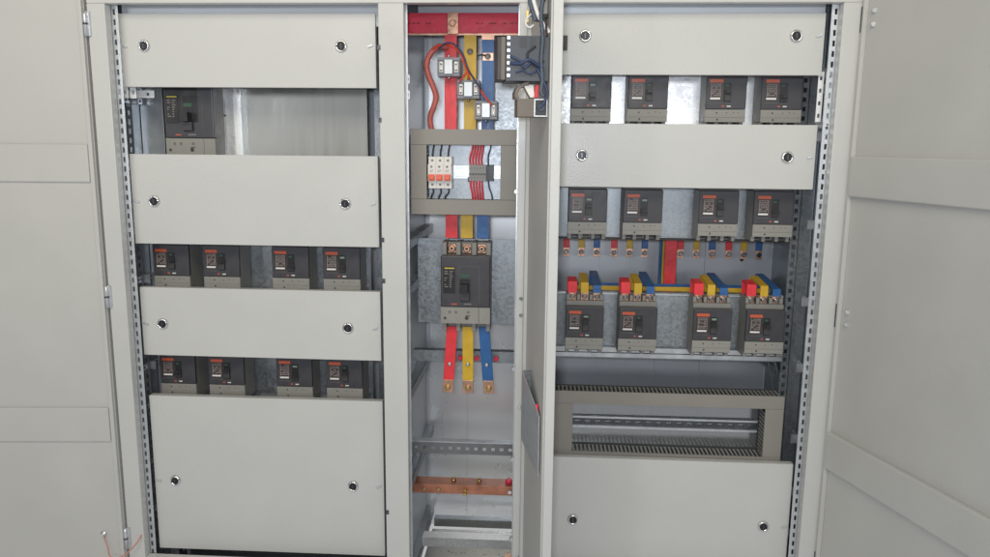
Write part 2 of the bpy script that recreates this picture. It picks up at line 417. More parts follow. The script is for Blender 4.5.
# ------------------------------------------------------------------ moulded case breakers
def small_breaker(label, group, seed=3, mint=True, on=False):
    t = thing('circuit_breaker', label, 'circuit breaker', (0, 0, 0), group)
    W = .0525
    b = mb('brk').box(-W + .001, W - .001, .0125, .086, -.0775, .0445)
    for x in (-.0465, -.0175, .0175, .0465):
        b.box(x - .005, x + .005, .018, .0855, -.093, -.0777); b.box(x - .0045, x + .0045, .026, .0855, .0575, .074)
    b.box(-.0413, .0413, .050, .085, -.0928, -.0778).box(-.0515, .0515, .0185, .085, .0447, .0574).box(-.0403, .0403, .055, .085, .0576, .076)
    b.m('black')
    for x in (-.0225, -.0125, .0125, .0225): b.box(x - .002, x + .002, .030, .0548, .0577, .073)
    for x in (-.032, 0, .032): b.box(x - .0085, x + .0085, .0475, .0497, -.090, -.0779)
    b.build('body', t, .0012)
    mb('dark').box(-W, W, 0, .0122, -.0450, .0450).build('front_cover', t, .0022)
    q = mb('trip').box(-W, W, .0015, .0122, -.0780, -.0454)
    q.m('faintmark').box(-W + .001, W - .001, .0009, .0014, -.0662, -.0655)
    for x, z, rr in ((-.022, -.054, .0022), (.004, -.054, .0014), (.022, -.053, .0014), (-.02, -.0715, .0026), (.034, -.054, .0012)):
        q.m('mark').disc((x, .0014, z), rr, .0006, n=10)
    q.build('trip_unit', t, .0008)
    l = mb('labelbrown').box(-.0445, -.0085, -.0008, -.0002, -.0235, .0330)
    l.m('labelred').box(-.0440, -.0095, -.0014, -.0009, .0238, .0322)
    l.m('print')
    rnd = random.Random(seed)
    for k in range(7):
        z = .0205 - k * .0046; x = -.0405
        while x < -.0165:
            w = rnd.uniform(.003, .009)
            if rnd.random() < .85: l.box(x, min(x + w, -.0145), -.0013, -.0009, z - .0028, z)
            x += w + .0013
    l.box(-.0405, -.0385, -.00135, -.0009, -.012, .021).box(-.0160, -.0145, -.00135, -.0009, -.012, .021)
    l.m('labelwhite').box(-.0415, -.0155, -.0014, -.0009, -.0195, -.0148)
    l.build('rating_label', t)
    g = mb('black').box(-.0065, .0125, -.0012, -.0002, -.0260, .0225)
    g.m('mint' if mint else 'green').box(-.003, .010 if mint else .006, -.0019, -.0013, .0135, .0190)
    q_ = -.0115 if on else 0.
    g.m('dark').box(-.0055, .0115, -.0100, -.0014, -.0050 + q_, .0060 + q_)
    g.m('black').box(-.0035, .0095, -.0170, -.0102, -.0040 + q_, .0050 + q_)
    g.m('mark').box(-.0050, .0110, -.0050, -.0013, -.0230, -.0175 if on else -.0065)
    g.build('toggle', t, .0006)
    k = mb('labelwhite').box(.003, .013, -.0008, -.0002, -.0385, -.0355)
    k.m('labelred').box(-.0105, -.0045, -.0008, -.0002, -.0385, -.0350)
    k.m('faintmark').box(-.0440, -.0125, -.0006, -.0002, -.0280, -.0272)
    k.build('push_to_trip_mark', t)
    return t

def bolts(t, xs, z, yy, rr=.0068):
    for x in xs:
        k = mb('copper').box(x - .0105, x + .0105, yy, yy + .004, z - .012, z + .012)
        k.m('chrome' if rr < .008 else 'copper').disc((x, yy - .0002, z), 0, 0, rings=[(rr, 0), (rr, .006), (rr * .7, .0085)], n=12)
        if rr > .008: k.m('mark').disc((x, yy - .0088, z), 0, 0, rings=[(rr * .45, 0), (rr * .4, .0006)], n=6)
        k.build('terminal', t)

BL = (-1.046, -.901, -.701, -.5535); BR = (.130, .279, .482, .627)
ORD = ('leftmost', 'second from left', 'third from left', 'rightmost')
rows = [
    (BL, -.377, 'circuit breaker in the upper row of four in the left bay', 'upper row of four breakers, left bay'),
    (BL, -.697, 'circuit breaker in the lower row of four, left bay, above tallest cover', 'lower row of four breakers, left bay'),
    (BR, .0975, 'circuit breaker in the top row of the right bay, before shining plate', 'top row of breakers, right bay'),
    (BR, -.2055, 'circuit breaker in the second right row, above coloured tips', 'second row of breakers, right bay'),
    (BR, -.5310, 'circuit breaker in the lowest right row, fed by coloured bars', 'lowest row of breakers, right bay')]
protos = [small_breaker('', '', 3, True, False), small_breaker('', '', 8, False, False), small_breaker('', '', 14, True, True), small_breaker('', '', 21, False, True)]
pick = [1, 1, 3, 2, 3, 1, 2, 1, 2, 1, 1, 3, 0, 2, 1, 3, 0, 1, 0, 1]; used = set(); nb = 0
todo = []
for ri, (xs, zd, lab, grp) in enumerate(rows):
    for i, x in enumerate(xs):
        v = pick[nb]; nb += 1
        o = copy_tree(protos[v]) if v in used else protos[v]
        used.add(v)
        tag(o, f'{ORD[i]} {lab}', 'circuit breaker', grp, (x + random.uniform(-.0012, .0012), .11, zd + .045))
        o.rotation_euler.z = R(random.uniform(-.6, .6)); 
        if ri == 4: todo.append(o)
for o in todo: bolts(o, (-.0345, 0, .0345), .0670, .040, .0072)

def big_breaker(label, grp, loc):
    t = thing('large_circuit_breaker', label, 'circuit breaker', loc, grp)
    b = mb('brk').box(-.069, .069, .0205, .105, -.121, .0725)
    for x in (-.063, -.0225, .0225, .063):
        b.box(x - .006, x + .006, .026, .104, -.149, -.1212); b.box(x - .0065, x + .0065, .026, .104, .0727, .108)
    b.box(-.056, .056, .060, .103, -.147, -.1213).box(-.056, .056, .060, .103, .0728, .106)
    b.build('body', t, .0015)
    mb('dark').box(-.070, .070, 0, .0203, -.0735, .0735).build('front_cover', t, .003)
    q = mb('trip').box(-.070, .0375, .002, .020, -.1215, -.0742).box(.0385, .070, .002, .020, -.1215, -.0742)
    q.m('faintmark')
    for x in (-.045, -.027, .008): q.disc((x, .0018, -.0885), .0042, .0006, n=14)
    q.m('mark').disc((.004, .0018, -.105), .0055, .0012, n=14).disc((-.058, .0018, -.106), .004, .0010, n=12)
    q.box(.001, .014, .001, .0018, -.0995, -.0975)
    q.build('trip_unit', t, .001)
    l = mb('black').box(-.0630, -.0285, -.0009, -.0002, -.0340, .0430)
    l.m('labelyellow').box(-.0590, -.0310, -.0015, -.0010, .0365, .0400)
    l.m('print'); rnd = random.Random(5)
    for k in range(9):
        z = .030 - k * .0062
        for x in (-.059, -.045):
            if rnd.random() < .8: l.box(x, x + rnd.uniform(.004, .011), -.0014, -.0010, z - .0026, z)
    l.build('rating_label', t)
    g = mb('faintmark').box(-.0175, -.0168, -.0006, -.0002, -.062, .044).box(.0385, .0392, -.0006, -.0002, -.062, .044).box(-.0166, .0383, -.0006, -.0002, .0433, .044)
    g.m('black').box(-.0165, .0130, -.0016, -.0002, -.056, .008)
    g.m('green').box(-.013, .010, -.0013, -.0003, .0115, .0215)
    g.m('black').box(-.0125, .009, -.030, -.0018, -.028, -.004)
    g.m('dark').box(-.0145, .011, -.0090, -.0018, -.052, -.030)
    g.build('toggle', t, .001)
    k = mb('print').box(-.004, .018, -.0008, -.0002, -.0655, -.0625)
    k.m('labelred').box(-.040, -.024, -.0008, -.0002, -.0660, -.0630)
    k.build('push_to_trip_mark', t)
    return t
bigs = 'large circuit breakers'
bl = big_breaker('large dark circuit breaker alone in the uppermost window of the left bay', bigs, (-.972, .115, .0840))
w_ = mb('black').box(-.0640, .0270, -.00016, .001, -.0300, .0620); w_.build('handle_window', bl)
bmid = big_breaker('large dark circuit breaker in the middle bay, joined to red, yellow and blue bars', bigs, (-.2065, .130, -.3815))
bolts(bmid, (-.0430, 0, .0430), .0885, .046, .0105)

# ------------------------------------------------------------------ middle bay busbars
def bar(name, m, label, cat='busbar', group=None):
    return None
b = mb('redbar').box(-.388, -.064, .200, .211, .3025, .3565)
rb = b.build('main_busbar', None, .0015)
tag(rb, 'wide crimson main busbar crossing the top of the middle bay', 'busbar', loc=(0, 0, 0))
e = mb('copper').box(-.387, -.065, .2005, .2105, .2975, .3020); e.build('copper_edge', rb)
k = mb('redprint')
for i, x in enumerate((-.372, -.362, -.350, -.325, -.318, -.185, -.172, -.150, -.142, -.134, -.110, -.090, -.078)):
    k.box(x, x + (.008 if i % 3 else .005), .1990, .1997, .3265, .3305)
k.build('sleeve_print', rb)
def drop(name, m, x0, x1, yt, yb_, ztop, zbot, label, grp):
    """flat bar running down, slightly shifted between top x0 and bottom x1"""
    b = mb(m); w = .0170; t = .006
    P = [(x0, yt, ztop), (x0, yt, .03), (x1, yb_, -.19), (x1, yb_, zbot)]
    for (a, c) in zip(P, P[1:]):
        A = [(a[0] - w, a[1], a[2]), (a[0] + w, a[1], a[2]), (c[0] + w, c[1], c[2]), (c[0] - w, c[1], c[2])]
        b.prism(A, (0, t, 0))
    bmesh.ops.remove_doubles(b.bm, verts=b.bm.verts[:], dist=1e-5)
    o = b.build('busbar_dropper', None)
    return tag(o, label, 'busbar', grp)
g1 = 'bars dropping from the main busbar to the big breaker'
dR = drop('', 'red', -.2550, -.2500, .192, .168, .297, -.262, 'red bar dropping from the crimson main busbar to the big breaker', g1)
dY = drop('', 'yellow', -.2010, -.2065, .196, .168, .297, -.262, 'yellow bar dropping between the red and the blue to the big breaker', g1)
dB = drop('', 'blue', -.1520, -.1610, .200, .168, .285, -.262, 'blue bar dropping nearest the pale plate to the big breaker', g1)
k = mb('copper').box(-.2630, -.2330, .1880, .1995, .2985, .3560)
k.m('copper').disc((-.248, .1878, .327), 0, 0, rings=[(.010, 0), (.010, .006), (.008, .008)], n=6)
k.build('copper_pad', dR, .001)
mb('chrome').disc((-.2010, .1958, .2530), 0, 0, rings=[(.0085, 0), (.0085, .006), (.006, .008)], n=10).build('bolt', dY)
k = mb('copper').box(-.169, -.135, .1985, .2045, .2855, .2975).box(-.166, -.137, .1985, .1997, .2300, .2500)
k.m('chrome').disc((-.1515, .1983, .2400), 0, 0, rings=[(.0085, 0), (.0085, .006), (.006, .008)], n=10)
k.build('copper_pad', dB)
k = mb('blackwire').tube([(-.158, .192, .243), (-.170, .185, .243), (-.181, .186, .240)], .0022).build('jumper_lead', dB)

# lower bars leaving the big breaker
g2 = 'bars leaving the underside of the big breaker'
def lower(m, x0, x1, label):
    b = mb(m); w = .0158
    z0, zm, z1 = -.522, -.683, -.722
    xm = x0 + (x1 - x0) * (z0 - zm) / (z0 - z1)
    b.prism([(x0 - w, .172, z0), (x0 + w, .172, z0), (xm + w, .172, zm), (xm - w, .172, zm)], (0, .006, 0))
    o = b.build('outgoing_busbar', None, .0008)
    tag(o, label, 'busbar', g2)
    k = mb('copper').prism([(xm - w, .1724, zm - .0002), (xm + w, .1724, zm - .0002), (x1 + w, .1724, z1), (x1 - w, .1724, z1)], (0, .0052, 0))
    k.m('brass').disc((x1, .1722, z1 + .016), 0, 0, rings=[(.0085, 0), (.0085, .006), (.006, .008)], n=6)
    k.build('copper_tip', o, .0008)
    xk = x0 + (x1 - x0) * .56
    mb('chrome').disc((xk, .1718, -.634), 0, 0, rings=[(.0062, 0), (.0062, .004), (.004, .0055)], n=12).build('bolt', o)
    return o
lower('red', -.2490, -.2620, 'red bar with bare copper tip hanging below the big breaker')
lower('yellow', -.2030, -.2020, 'yellow bar with bare copper tip hanging below the big breaker')
lower('blue', -.1560, -.1400, 'blue bar with bare copper tip slanting below the big breaker')
b = mb('galv').box(-.372, -.062, .222, .226, -.6420, -.6080).box(-.372, -.062, .2265, .250, -.6105, -.6080)
sb = tag(b.build('support_bar'), 'flat galvanised support bar behind the hanging coloured bars', 'support bar')
for x in (-.229, -.180, -.122):
    o = mb('redbar').disc((x, .2215, -.628), 0, 0, rings=[(.0075, 0), (.0075, .010), (.006, .012)], n=10).build('insulator')
    tag(o, {-.229: 'red insulator peeking out between the red and yellow hanging bars', -.180: 'red insulator peeking out between the yellow and blue hanging bars', -.122: 'red insulator peeking out to the right of the blue hanging bar'}[x], 'insulator', 'red insulators on the support bar')
# punched rail
b = mb('galv').perf((-.366, .15, -.905), (1, 0, 0), (0, 0, 1), .303, .028, .303 - .0004, .0001, .05) if False else mb('galv')
b.m('railgrey').perf((-.366, .150, -.869), (0, 0, -1), (1, 0, 0), .035, .304, .010, .011, .0253)
b.m('zinc').box(-.366, -.062, .1505, .176, -.8690, -.8665)
tag(b.build('punched_cross_rail'), 'galvanised cross rail with square holes in the lower middle bay', 'rail')
# earth bar: two stepped copper flats
b = mb('copperbar').box(-.372, -.058, .150, .204, -1.0300, -1.0020)
eb = tag(b.build('earth_bar', None, .0006), 'thick copper earth bar crossing the lower middle bay', 'earth bar')
for x, yy, z in ((-.287, .1495, -1.017), (-.330, .1495, -1.017)):
    mb('brass').disc((x, yy, z), 0, 0, rings=[(.006, 0), (.006, .004), (.004, .006)], n=10).build('bolt', eb)
for x in (-.245, -.168):
    mb('brass').disc((x, .180, -1.0018), 0, 0, axis='z', rings=[(.0075, 0), (.0075, .006), (.004, .006), (.004, .012)], n=8).build('bolt', eb)
k = mb('brass').disc((-.207, .1495, -1.019), 0, 0, rings=[(.006, 0), (.006, .024), (.005, .027)], n=10)
k.disc((-.207, .1493, -1.019), 0, 0, rings=[(.009, 0), (.009, .005)], n=6); k.build('stud', eb)
o = mb('redbar').disc((-.078, .176, -1.0015), 0, 0, axis='z', rings=[(.010, 0), (.011, .006), (.009, .012)], n=12).build('insulator')
tag(o, 'red insulator at the right end of the copper earth bar', 'insulator')
mb('chrome').disc((-.074, .1495, -1.017), 0, 0, rings=[(.006, 0), (.006, .006)], n=8).build('bolt', eb)
# base rails
b = mb('shine').box(-.345, -.052, .195, .235, -1.2010, -1.1985).box(-.345, -.052, .195, .1975, -1.2280, -1.2012)
tag(b.build('base_cross_rail'), 'bright zinc cross rail above the floor of the middle bay', 'rail')
b = mb('galv').box(-.345, -.052, .460, .490, -1.2750, -1.2725).box(-.345, -.052, .460, .4625, -1.3000, -1.2752)
tag(b.build('base_cross_rail'), 'dull zinc cross rail at the rear floor edge of the middle bay', 'rail')
b = mb('copper').box(-.085, -.055, .11, .14, -1.2160, -1.2100)
b.disc((-.070, .112, -1.2098), 0, 0, axis='z', rings=[(.009, 0), (.009, .006)], n=6)
tag(b.build('earth_terminal'), 'copper earth terminal in the bottom right corner of the middle bay', 'terminal')

# ------------------------------------------------------------------ current transformers
def ct(label, loc):
    t = thing('current_transformer', label, 'current transformer', loc, 'current transformers on the coloured bars')
    b = mb('ct').box(-.031, .031, 0, .045, -.025, -.016).box(-.031, .031, 0, .045, .016, .025).box(-.031, -.0265, 0.0003, .0447, -.0158, .0158).box(.0265, .031, 0.0003, .0447, -.0158, .0158)
    b.box(-.0125, .0125, -.0035, -.0002, -.021, .021); b.box(-.0262, .0262, .010, .04, -.0157, .0157)
    b.build('housing', t, .001)
    l = mb('silver').box(-.011, .011, -.0055, -.0037, -.0190, .0185); l.build('name_plate', t, .0006)
    for s in (-1, 1):
        w = mb('white').box(s * .0205 - .0055, s * .0205 + .0055, .002, .0098, -.0145, .0145)
        w.m('chrome').disc((s * .0205, .0018, -.008), .0034, .003, n=8).disc((s * .0205, .0018, .008), .0034, .003, n=8)
        w.build('terminal_block', t, .0006)
    for z in (-.0285, .0285):
        mb('chrome').disc((0, .010, z - .0034), 0, 0, axis='z', rings=[(.0040, 0), (.0045, .004), (.0035, .0068)], n=10).build('clamp_screw', t)
    return t
ct('silver faced current transformer on the red bar, highest of three', (-.256, .152, .2080))
ct('silver faced current transformer on the yellow bar, halfway down the stagger', (-.202, .154, .1490))
ct('silver faced current transformer on the blue bar, lowest of three', (-.1535, .158, .0935))

def wire(pts, r, m, label, grp=None, cat='wire', name=None, **k):
    o = mb(m).tube(pts, r, **k).build(name or 'wire')
    return tag(o, label, cat, grp)
wire([(-.262, .176, .262), (-.285, .165, .262), (-.308, .165, .243), (-.318, .165, .215), (-.312, .165, .183), (-.300, .165, .155), (-.293, .168, .130), (-.298, .168, .105), (-.308, .17, .080), (-.309, .17, .055), (-.300, .17, .02), (-.297, .17, -.02)],
     .0078, 'hose', 'salmon ribbed conduit looping left of the red busbar', cat='conduit', name='conduit', sub=14, ripple=.11)
g3 = 'thin red wires between the current transformers'
wire([(-.300, .155, .255), (-.275, .150, .265), (-.247, .148, .262), (-.225, .148, .245), (-.212, .146, .215), (-.203, .142, .190), (-.198, .146, .176)], .0026, 'orangewire', 'orange red wire arching from the conduit mouth over the red bar', g3)
wire([(-.205, .144, .198), (-.190, .144, .182), (-.172, .146, .155), (-.155, .147, .128), (-.136, .150, .106)], .0026, 'orangewire', 'orange red wire slanting down across yellow bar towards blue', g3)
wire([(-.204, .142, .196), (-.216, .144, .180), (-.226, .148, .168)], .0024, 'orangewire', 'short orange red wire forking down to the left on the yellow bar', g3)
wire([(-.282, .149, .255), (-.262, .140, .268), (-.240, .139, .266), (-.215, .138, .238), (-.203, .136, .205), (-.186, .138, .176), (-.166, .140, .148)], .0024, 'bluewire', 'dark thin wire looping over all three coloured bars', g3)

# ------------------------------------------------------------------ duct frames (wiring ducts round a window)
def duct_seg(t, x0, x1, z0, z1, yf, dep, teeth):
    """one closed wiring duct: cover strip in front, toothed body behind on the sides named in teeth"""
    d = mb('mark')  # back sheet coloured dark for the shade inside the duct
    d.box(x0 + .002, x1 - .002, yf + dep - .003, yf + dep, z0 + .002, z1 - .002)
    d.m('blackwire').box(x0 + .006, x1 - .006, yf + .014, yf + dep - .0035, z0 + .008, z1 - .008)  # black filler block added so the slots look shaded, not real wiring
    d.m('ductin')
    wd = .0058; pit = .0115
    def row_x(z, zi):
        n = int((x1 - x0 - .004) / pit)
        for i in range(n):
            a = x0 + .003 + i * pit; d.box(a, a + wd, yf + .0105, yf + dep - .0032, min(z, zi), max(z, zi))
        d.box(x0 + .002, x1 - .002, yf + .0025, yf + .0103, min(z, zi), max(z, zi))
    def row_z(x, xi):
        n = int((z1 - z0 - .004) / pit)
        for i in range(n):
            a = z0 + .003 + i * pit; d.box(min(x, xi), max(x, xi), yf + .0105, yf + dep - .0032, a, a + wd)
        d.box(min(x, xi), max(x, xi), yf + .0025, yf + .0103, z0 + .002, z1 - .002)
    if 't' in teeth: row_x(z1 - .002, z1 - .004)
    if 'b' in teeth: row_x(z0 + .002, z0 + .004)
    if 'l' in teeth: row_z(x0 + .002, x0 + .004)
    if 'r' in teeth: row_z(x1 - .002, x1 - .004)
    o = d.build('wiring_duct', t)
    mb('duct').box(x0, x1, yf, yf + .0022, z0, z1).build('duct_cover', o, .0008)
    return o
t = thing('duct_frame', 'grey wiring duct frame round a small window in the middle bay', 'duct frame')
dep = .062; yf = .08
X0, X1, x0, x1, Z0, Z1, z0, z1 = -.350, -.065, -.307, -.108, -.188, .040, -.147, -.001
duct_seg(t, X0, X1, z1, Z1, yf, dep, 'tb'); duct_seg(t, X0, X1, Z0, z0, yf, dep, 'tb')
duct_seg(t, X0, x0, z0 + .0004, z1 - .0004, yf, dep, 'lr'); duct_seg(t, x1, X1, z0 + .0004, z1 - .0004, yf, dep, 'lr')
o = plate(-.345, -.07, .145, -.18, .032, 'pale plate in the small duct framed window of the middle bay', lip=False, m='galv')
t = thing('duct_frame', 'long grey wiring duct frame above the bottom right cover panel', 'duct frame')
X0, X1, x0, x1, Z0, Z1, z0, z1 = .045, .684, .103, .634, -.905, -.677, -.855, -.714
duct_seg(t, X0, X1, z1, Z1, yf, dep, 'tb'); duct_seg(t, X0, X1, Z0, z0, yf, dep, 'tb')
duct_seg(t, X0, x0, z0 + .0004, z1 - .0004, yf, dep, 'lr'); duct_seg(t, x1, X1, z0 + .0004, z1 - .0004, yf, dep, 'lr')
plate(.050, .680, .150, -.90, -.68, 'grey plate in the long duct framed window of the right bay', lip=False, m='smooth')

# DIN rails
def din(x0, x1, yy, zc, label, slots=False, loc=None):
    b = mb('zinc').box(x0, x1, yy, yy + .001, zc + .0125, zc + .0175).box(x0, x1, yy, yy + .001, zc - .0175, zc - .0125)
    b.box(x0, x1, yy + .0011, yy + .0070, zc + .0115, zc + .0124).box(x0, x1, yy + .0011, yy + .0070, zc - .0124, zc - .0115)
    if slots:
        b.m('darksteel'); b.perf((x0, yy + .0065, zc + .0113), (0, 0, -1), (1, 0, 0), .0226, x1 - x0, .006, .016, .028)
    else: b.box(x0, x1, yy + .006, yy + .007, zc - .0113, zc + .0113)
    return tag(b.build('din_rail'), label, 'mounting rail', 'slim zinc mounting rails')
din(-.304, -.110, .136, -.075, 'zinc rail carrying the white breaker and terminal block')
din(.106, .632, .1385, -.788, 'long slotted zinc rail in the duct framed window of the right bay', True)

# three pole miniature breaker
t = thing('miniature_circuit_breaker', 'white three pole miniature breaker with orange toggles in the small window', 'circuit breaker', (-.272, .0, -.0755))
b = mb('white')
for k in (-1, 0, 1):
    xx = k * .0212
    b.box(xx - .0104, xx + .0104, .092, .135, -.0425, .0425); b.box(xx - .0104, xx + .0104, .080, .0918, -.0230, .0225)
b.m('print')
for k in (-1, 0, 1):
    xx = k * .0212
    b.disc((xx, .0917, .0325), .0036, .0006, n=10).disc((xx, .0917, -.0325), .0036, .0006, n=10)
    b.disc((xx - .001, .0797, .0160), .0034, .0005, n=10)
    b.box(xx - .006, xx + .005, .0794, .0798, .0060, .0072).box(xx - .006, xx + .003, .0794, .0798, .0020, .0032)
b.build('case', t, .0008)
for k in (-1, 0, 1):
    xx = k * .0212
    g = mb('orange').box(xx - .0086, xx + .0086, .0740, .0795, -.0215, -.0040).box(xx - .0070, xx + .0070, .0660, .0738, -.0175, -.0095)
    g.build('toggle', t, .001)
# terminal block
t = thing('terminal_block', 'grey terminal block with red wires in the small window', 'terminal block', (-.161, 0, -.0755))
b = mb('ductin')
for k in range(6): b.box(-.033 + k * .0078, -.0258 + k * .0078, .098, .135, -.0215, .0215)
b.m('mark')
for k in range(6): b.box(-.0320 + k * .0078, -.0275 + k * .0078, .0974, .0978, -.006, -.001)
b.m('print')
for k in range(6): b.disc((-.0296 + k * .0078, .0978, .0125), .0022, .0008, n=8).disc((-.0296 + k * .0078, .0978, -.0125), .0022, .0008, n=8)
b.build('terminal_row', t, .0006)
b = mb('meter').box(.0142, .0330, .100, .135, -.0215, .0215)
b.m('mark').box(.017, .021, .0994, .0998, -.012, .012)
b.build('end_clamp', t, .0006)
mb('meter').box(-.0370, -.0332, .104, .136, -.0245, -.0120).build('rail_foot', t, .0006)
gk = 'black wires of the white three pole breaker'
for i, k in enumerate((-1, 0, 1)):
    x = -.272 + k * .0212; nm = ('left', 'middle', 'right')[i]
    wire([(x, .096, -.036), (x + .001, .094, -.020), (x + .004, .096, -.002), (x + .004, .105, .020)], .0021, 'blackwire', f'{nm} of three black wires rising from the white breaker', gk)
    wire([(x, .096, -.115), (x + .002, .093, -.128), (x - .004 if i < 2 else x - .008, .094, -.143), (x - .008, .105, -.165)], .0021, 'blackwire', f'{nm} of three black wires leaving below the white breaker', gk)
gk = 'red wires of the grey terminal block'
NM = ('first', 'second', 'third', 'fourth', 'fifth')
for i in range(5):
    x = -.1905 + i * .0078
    bend = .008 - .001 * i
    wire([(x, .101, -.058), (x - .001, .099, -.035), (x + bend * .6, .098, -.015), (x + bend * 1.3, .104, .02)], .0026, 'redwire', f'{NM[i]} red wire from the left rising out of the terminal block', gk)
    wire([(x, .101, -.094), (x + .001, .099, -.112), (x + bend * .7, .098, -.132), (x + bend * 1.1, .104, -.165)], .0026, 'redwire', f'{NM[i]} red wire from the left leaving below the terminal block', gk)
wire([(-.142, .101, -.058), (-.142, .099, -.03), (-.136, .098, -.008), (-.133, .104, .02)], .002, 'bluewire', 'dark blue wire rising from the right end of the terminal block')
wire([(-.142, .101, -.094), (-.139, .099, -.115), (-.131, .098, -.138), (-.131, .104, -.165)], .002, 'bluewire', 'dark blue wire leaving below the right end of the terminal block')

# ------------------------------------------------------------------ right bay busbars
tips = [(.0855, 'red'), (.133, 'yellow'), (.181, 'blue'), (.2355, 'red'), (.2835, 'yellow'), (.331, 'blue'), (.4425, 'red'), (.4915, 'yellow'), (.540, 'blue'), (.591, 'red'), (.638, 'yellow'), (.684, 'blue')]
for i, (x, c) in enumerate(tips):
    w = .0098
    b = mb(c).box(x - w, x + w, .427, .433, -.318, -.250)
    b.box(x - w, x + w, .4335, YB - .002, -.256, -.250)
    o = b.build('busbar_tip', None, .0008)
    tag(o, f'{c} sleeved busbar tip hanging below the {ORD[i // 3]} breaker of the second right row', 'busbar', 'coloured busbar tips below the second right row')
    k = mb('copper').box(x - w + .0006, x + w - .0006, .4275, .4325, -.345, -.3182)
    k.m('chrome').disc((x, .4273, -.331), 0, 0, rings=[(.0082, 0), (.0082, .005), (.006, .008)], n=12)
    k.build('bolt_end', o)
vb = 'upright busbars in the middle of the right bay'
o = mb('red').box(.381, .417, .344, .350, -.450, -.24).build('upright_busbar', None, .001); tag(o, 'red upright busbar in front, between second and lowest right breaker rows', 'busbar', vb)
o = mb('yellow').box(.3765, .407, .362, .368, -.450, -.24).build('upright_busbar', None, .001); tag(o, 'yellow upright busbar half hidden behind the red upright bar', 'busbar', vb)
mb('copper').box(.3770, .4065, .3683, .370, -.4498, -.2402).build('copper_back', o)
o = mb('blue').box(.370, .400, .384, .390, -.450, -.24).build('upright_busbar', None, .001); tag(o, 'dark blue upright busbar rearmost behind the red upright bar', 'busbar', vb)
hb = 'level busbars behind the lowest right breaker row'
o = mb('yellow').box(.100, .665, .262, .268, -.428, -.409).build('level_busbar', None, .001); tag(o, 'long yellow busbar lying level behind the lowest right breakers', 'busbar', hb)
mb('copperbar').box(.099, .666, .2625, .2675, -.4335, -.4284).build('copper_edge', o)
o = mb('blue').box(.100, .665, .322, .328, -.424, -.4105).build('level_busbar', None, .001); tag(o, 'long blue busbar lying level behind the yellow one', 'busbar', hb)
# bent feeders, red / yellow / blue, into each breaker of the lowest row
FE = {'red': (.205, -.372, -.0345, -.376, .0130), 'yellow': (.262, -.370, 0., -.379, .0108), 'blue': (.330, -.3745, .0345, -.387, .0112)}
for i, x in enumerate(BR):
    for c, (yb2, zt, dx, zf, w) in FE.items():
        xx = x + dx; yf2 = .1445; zb2 = -.409
        t_ = .0045
        P = [(yf2, zb2), (yf2, zf - .006), (yf2 + .003, zf - .001), (yf2 + .008, zf), (yb2 - .006, zt + .0005), (yb2, zt - .004), (yb2, zt - .050)]
        b = mb(c)
        V = []
        for k, (yy, zz) in enumerate(P):
            d0 = Vector(P[min(k + 1, len(P) - 1)]) - Vector(P[max(k - 1, 0)]); d0.normalize()
            nx, nz = d0.y * t_, -d0.x * t_
            V.append([b.bm.verts.new(q) for q in ((xx - w, yy, zz), (xx + w, yy, zz), (xx + w, yy + nx, zz + nz), (xx - w, yy + nx, zz + nz))])
        for A, B in zip(V, V[1:]):
            for k in range(4): b._f([A[k], A[(k + 1) % 4], B[(k + 1) % 4], B[k]])
        b._f(V[0]); b._f(V[-1])
        o = b.build('bent_feeder', None, .0006)
        tag(o, f'{c} bent bar feeding the {ORD[i]} breaker of the lowest right row', 'busbar', 'bent coloured bars feeding the lowest right row')

wire([(.70, .36, -.585), (.715, .345, -.62), (.735, .33, -.67), (.75, .32, -.75)], .006, 'greencable', 'thicker grey green cable behind the right end of the lowest breakers', cat='cable', name='cable')
wire([(.69, .38, -.60), (.71, .36, -.64), (.725, .35, -.69), (.735, .34, -.76)], .004, 'greencable', 'thinner grey green cable behind the right end of the lowest breakers', cat='cable', name='cable')
o = mb('mark').disc((.665, YB - .0005, -.365), 0, 0, rings=[(.006, 0), (.006, .001), (.003, .001), (.003, .0003)], n=14).build('grommet'); tag(o, 'small dark ringed hole on the back wall right of the second breaker row', 'grommet')

# ------------------------------------------------------------------ instruments on the middle door
def on_door(s, d, z):   # s along the door from its hinge, d out of its inner face
    return DM @ Vector((s, -d, z))
t = thing('panel_meter', 'slate grey panel meter body seen from behind on the middle door', 'panel meter', on_door(.300, 0, .1785), rz=ang + math.pi / 2)
# local: x points out of the inner face to the left (negative = away from the door), y along the door towards the hinge
b = mb('meter').box(-.090, -.001, -.048, .045, -.0475, .0430)
b.m('mark')
for xx in (-.062, -.041, -.021):
    for k in range(4): b.box(xx, xx + .014, -.0488, -.0482, .020 + k * .0055, .0228 + k * .0055)
    for k in range(4): b.box(xx, xx + .014, -.0488, -.0482, -.038 + k * .0055, -.0352 + k * .0055)
b.build('case', t, .0015)
b = mb('black').box(-.1075, -.0905, -.040, .040, -.0455, .041); b.m('taupe').box(-.1000, -.0905, -.0425, -.0402, -.0455, .041); b.build('terminal_strip', t, .001)
k = mb('zinc')
for i in range(7): k.box(-.0880, -.0820, -.0510, -.0482, -.040 + i * .0125, -.0340 + i * .0125)
k.build('terminal_screws' if False else 'contact_strip', t)
k = mb('bluewire').tube([(-.082, -.051, -.012), (-.062, -.060, -.014), (-.045, -.064, -.006), (-.028, -.060, -.014), (-.014, -.056, -.022)], .0032)
wl = k.build('meter_lead', t)
mb('bluewire').tube([(-.082, -.051, .002), (-.060, -.058, -.010), (-.052, -.062, -.022), (-.040, -.060, -.012)], .0026).build('meter_lead', t)

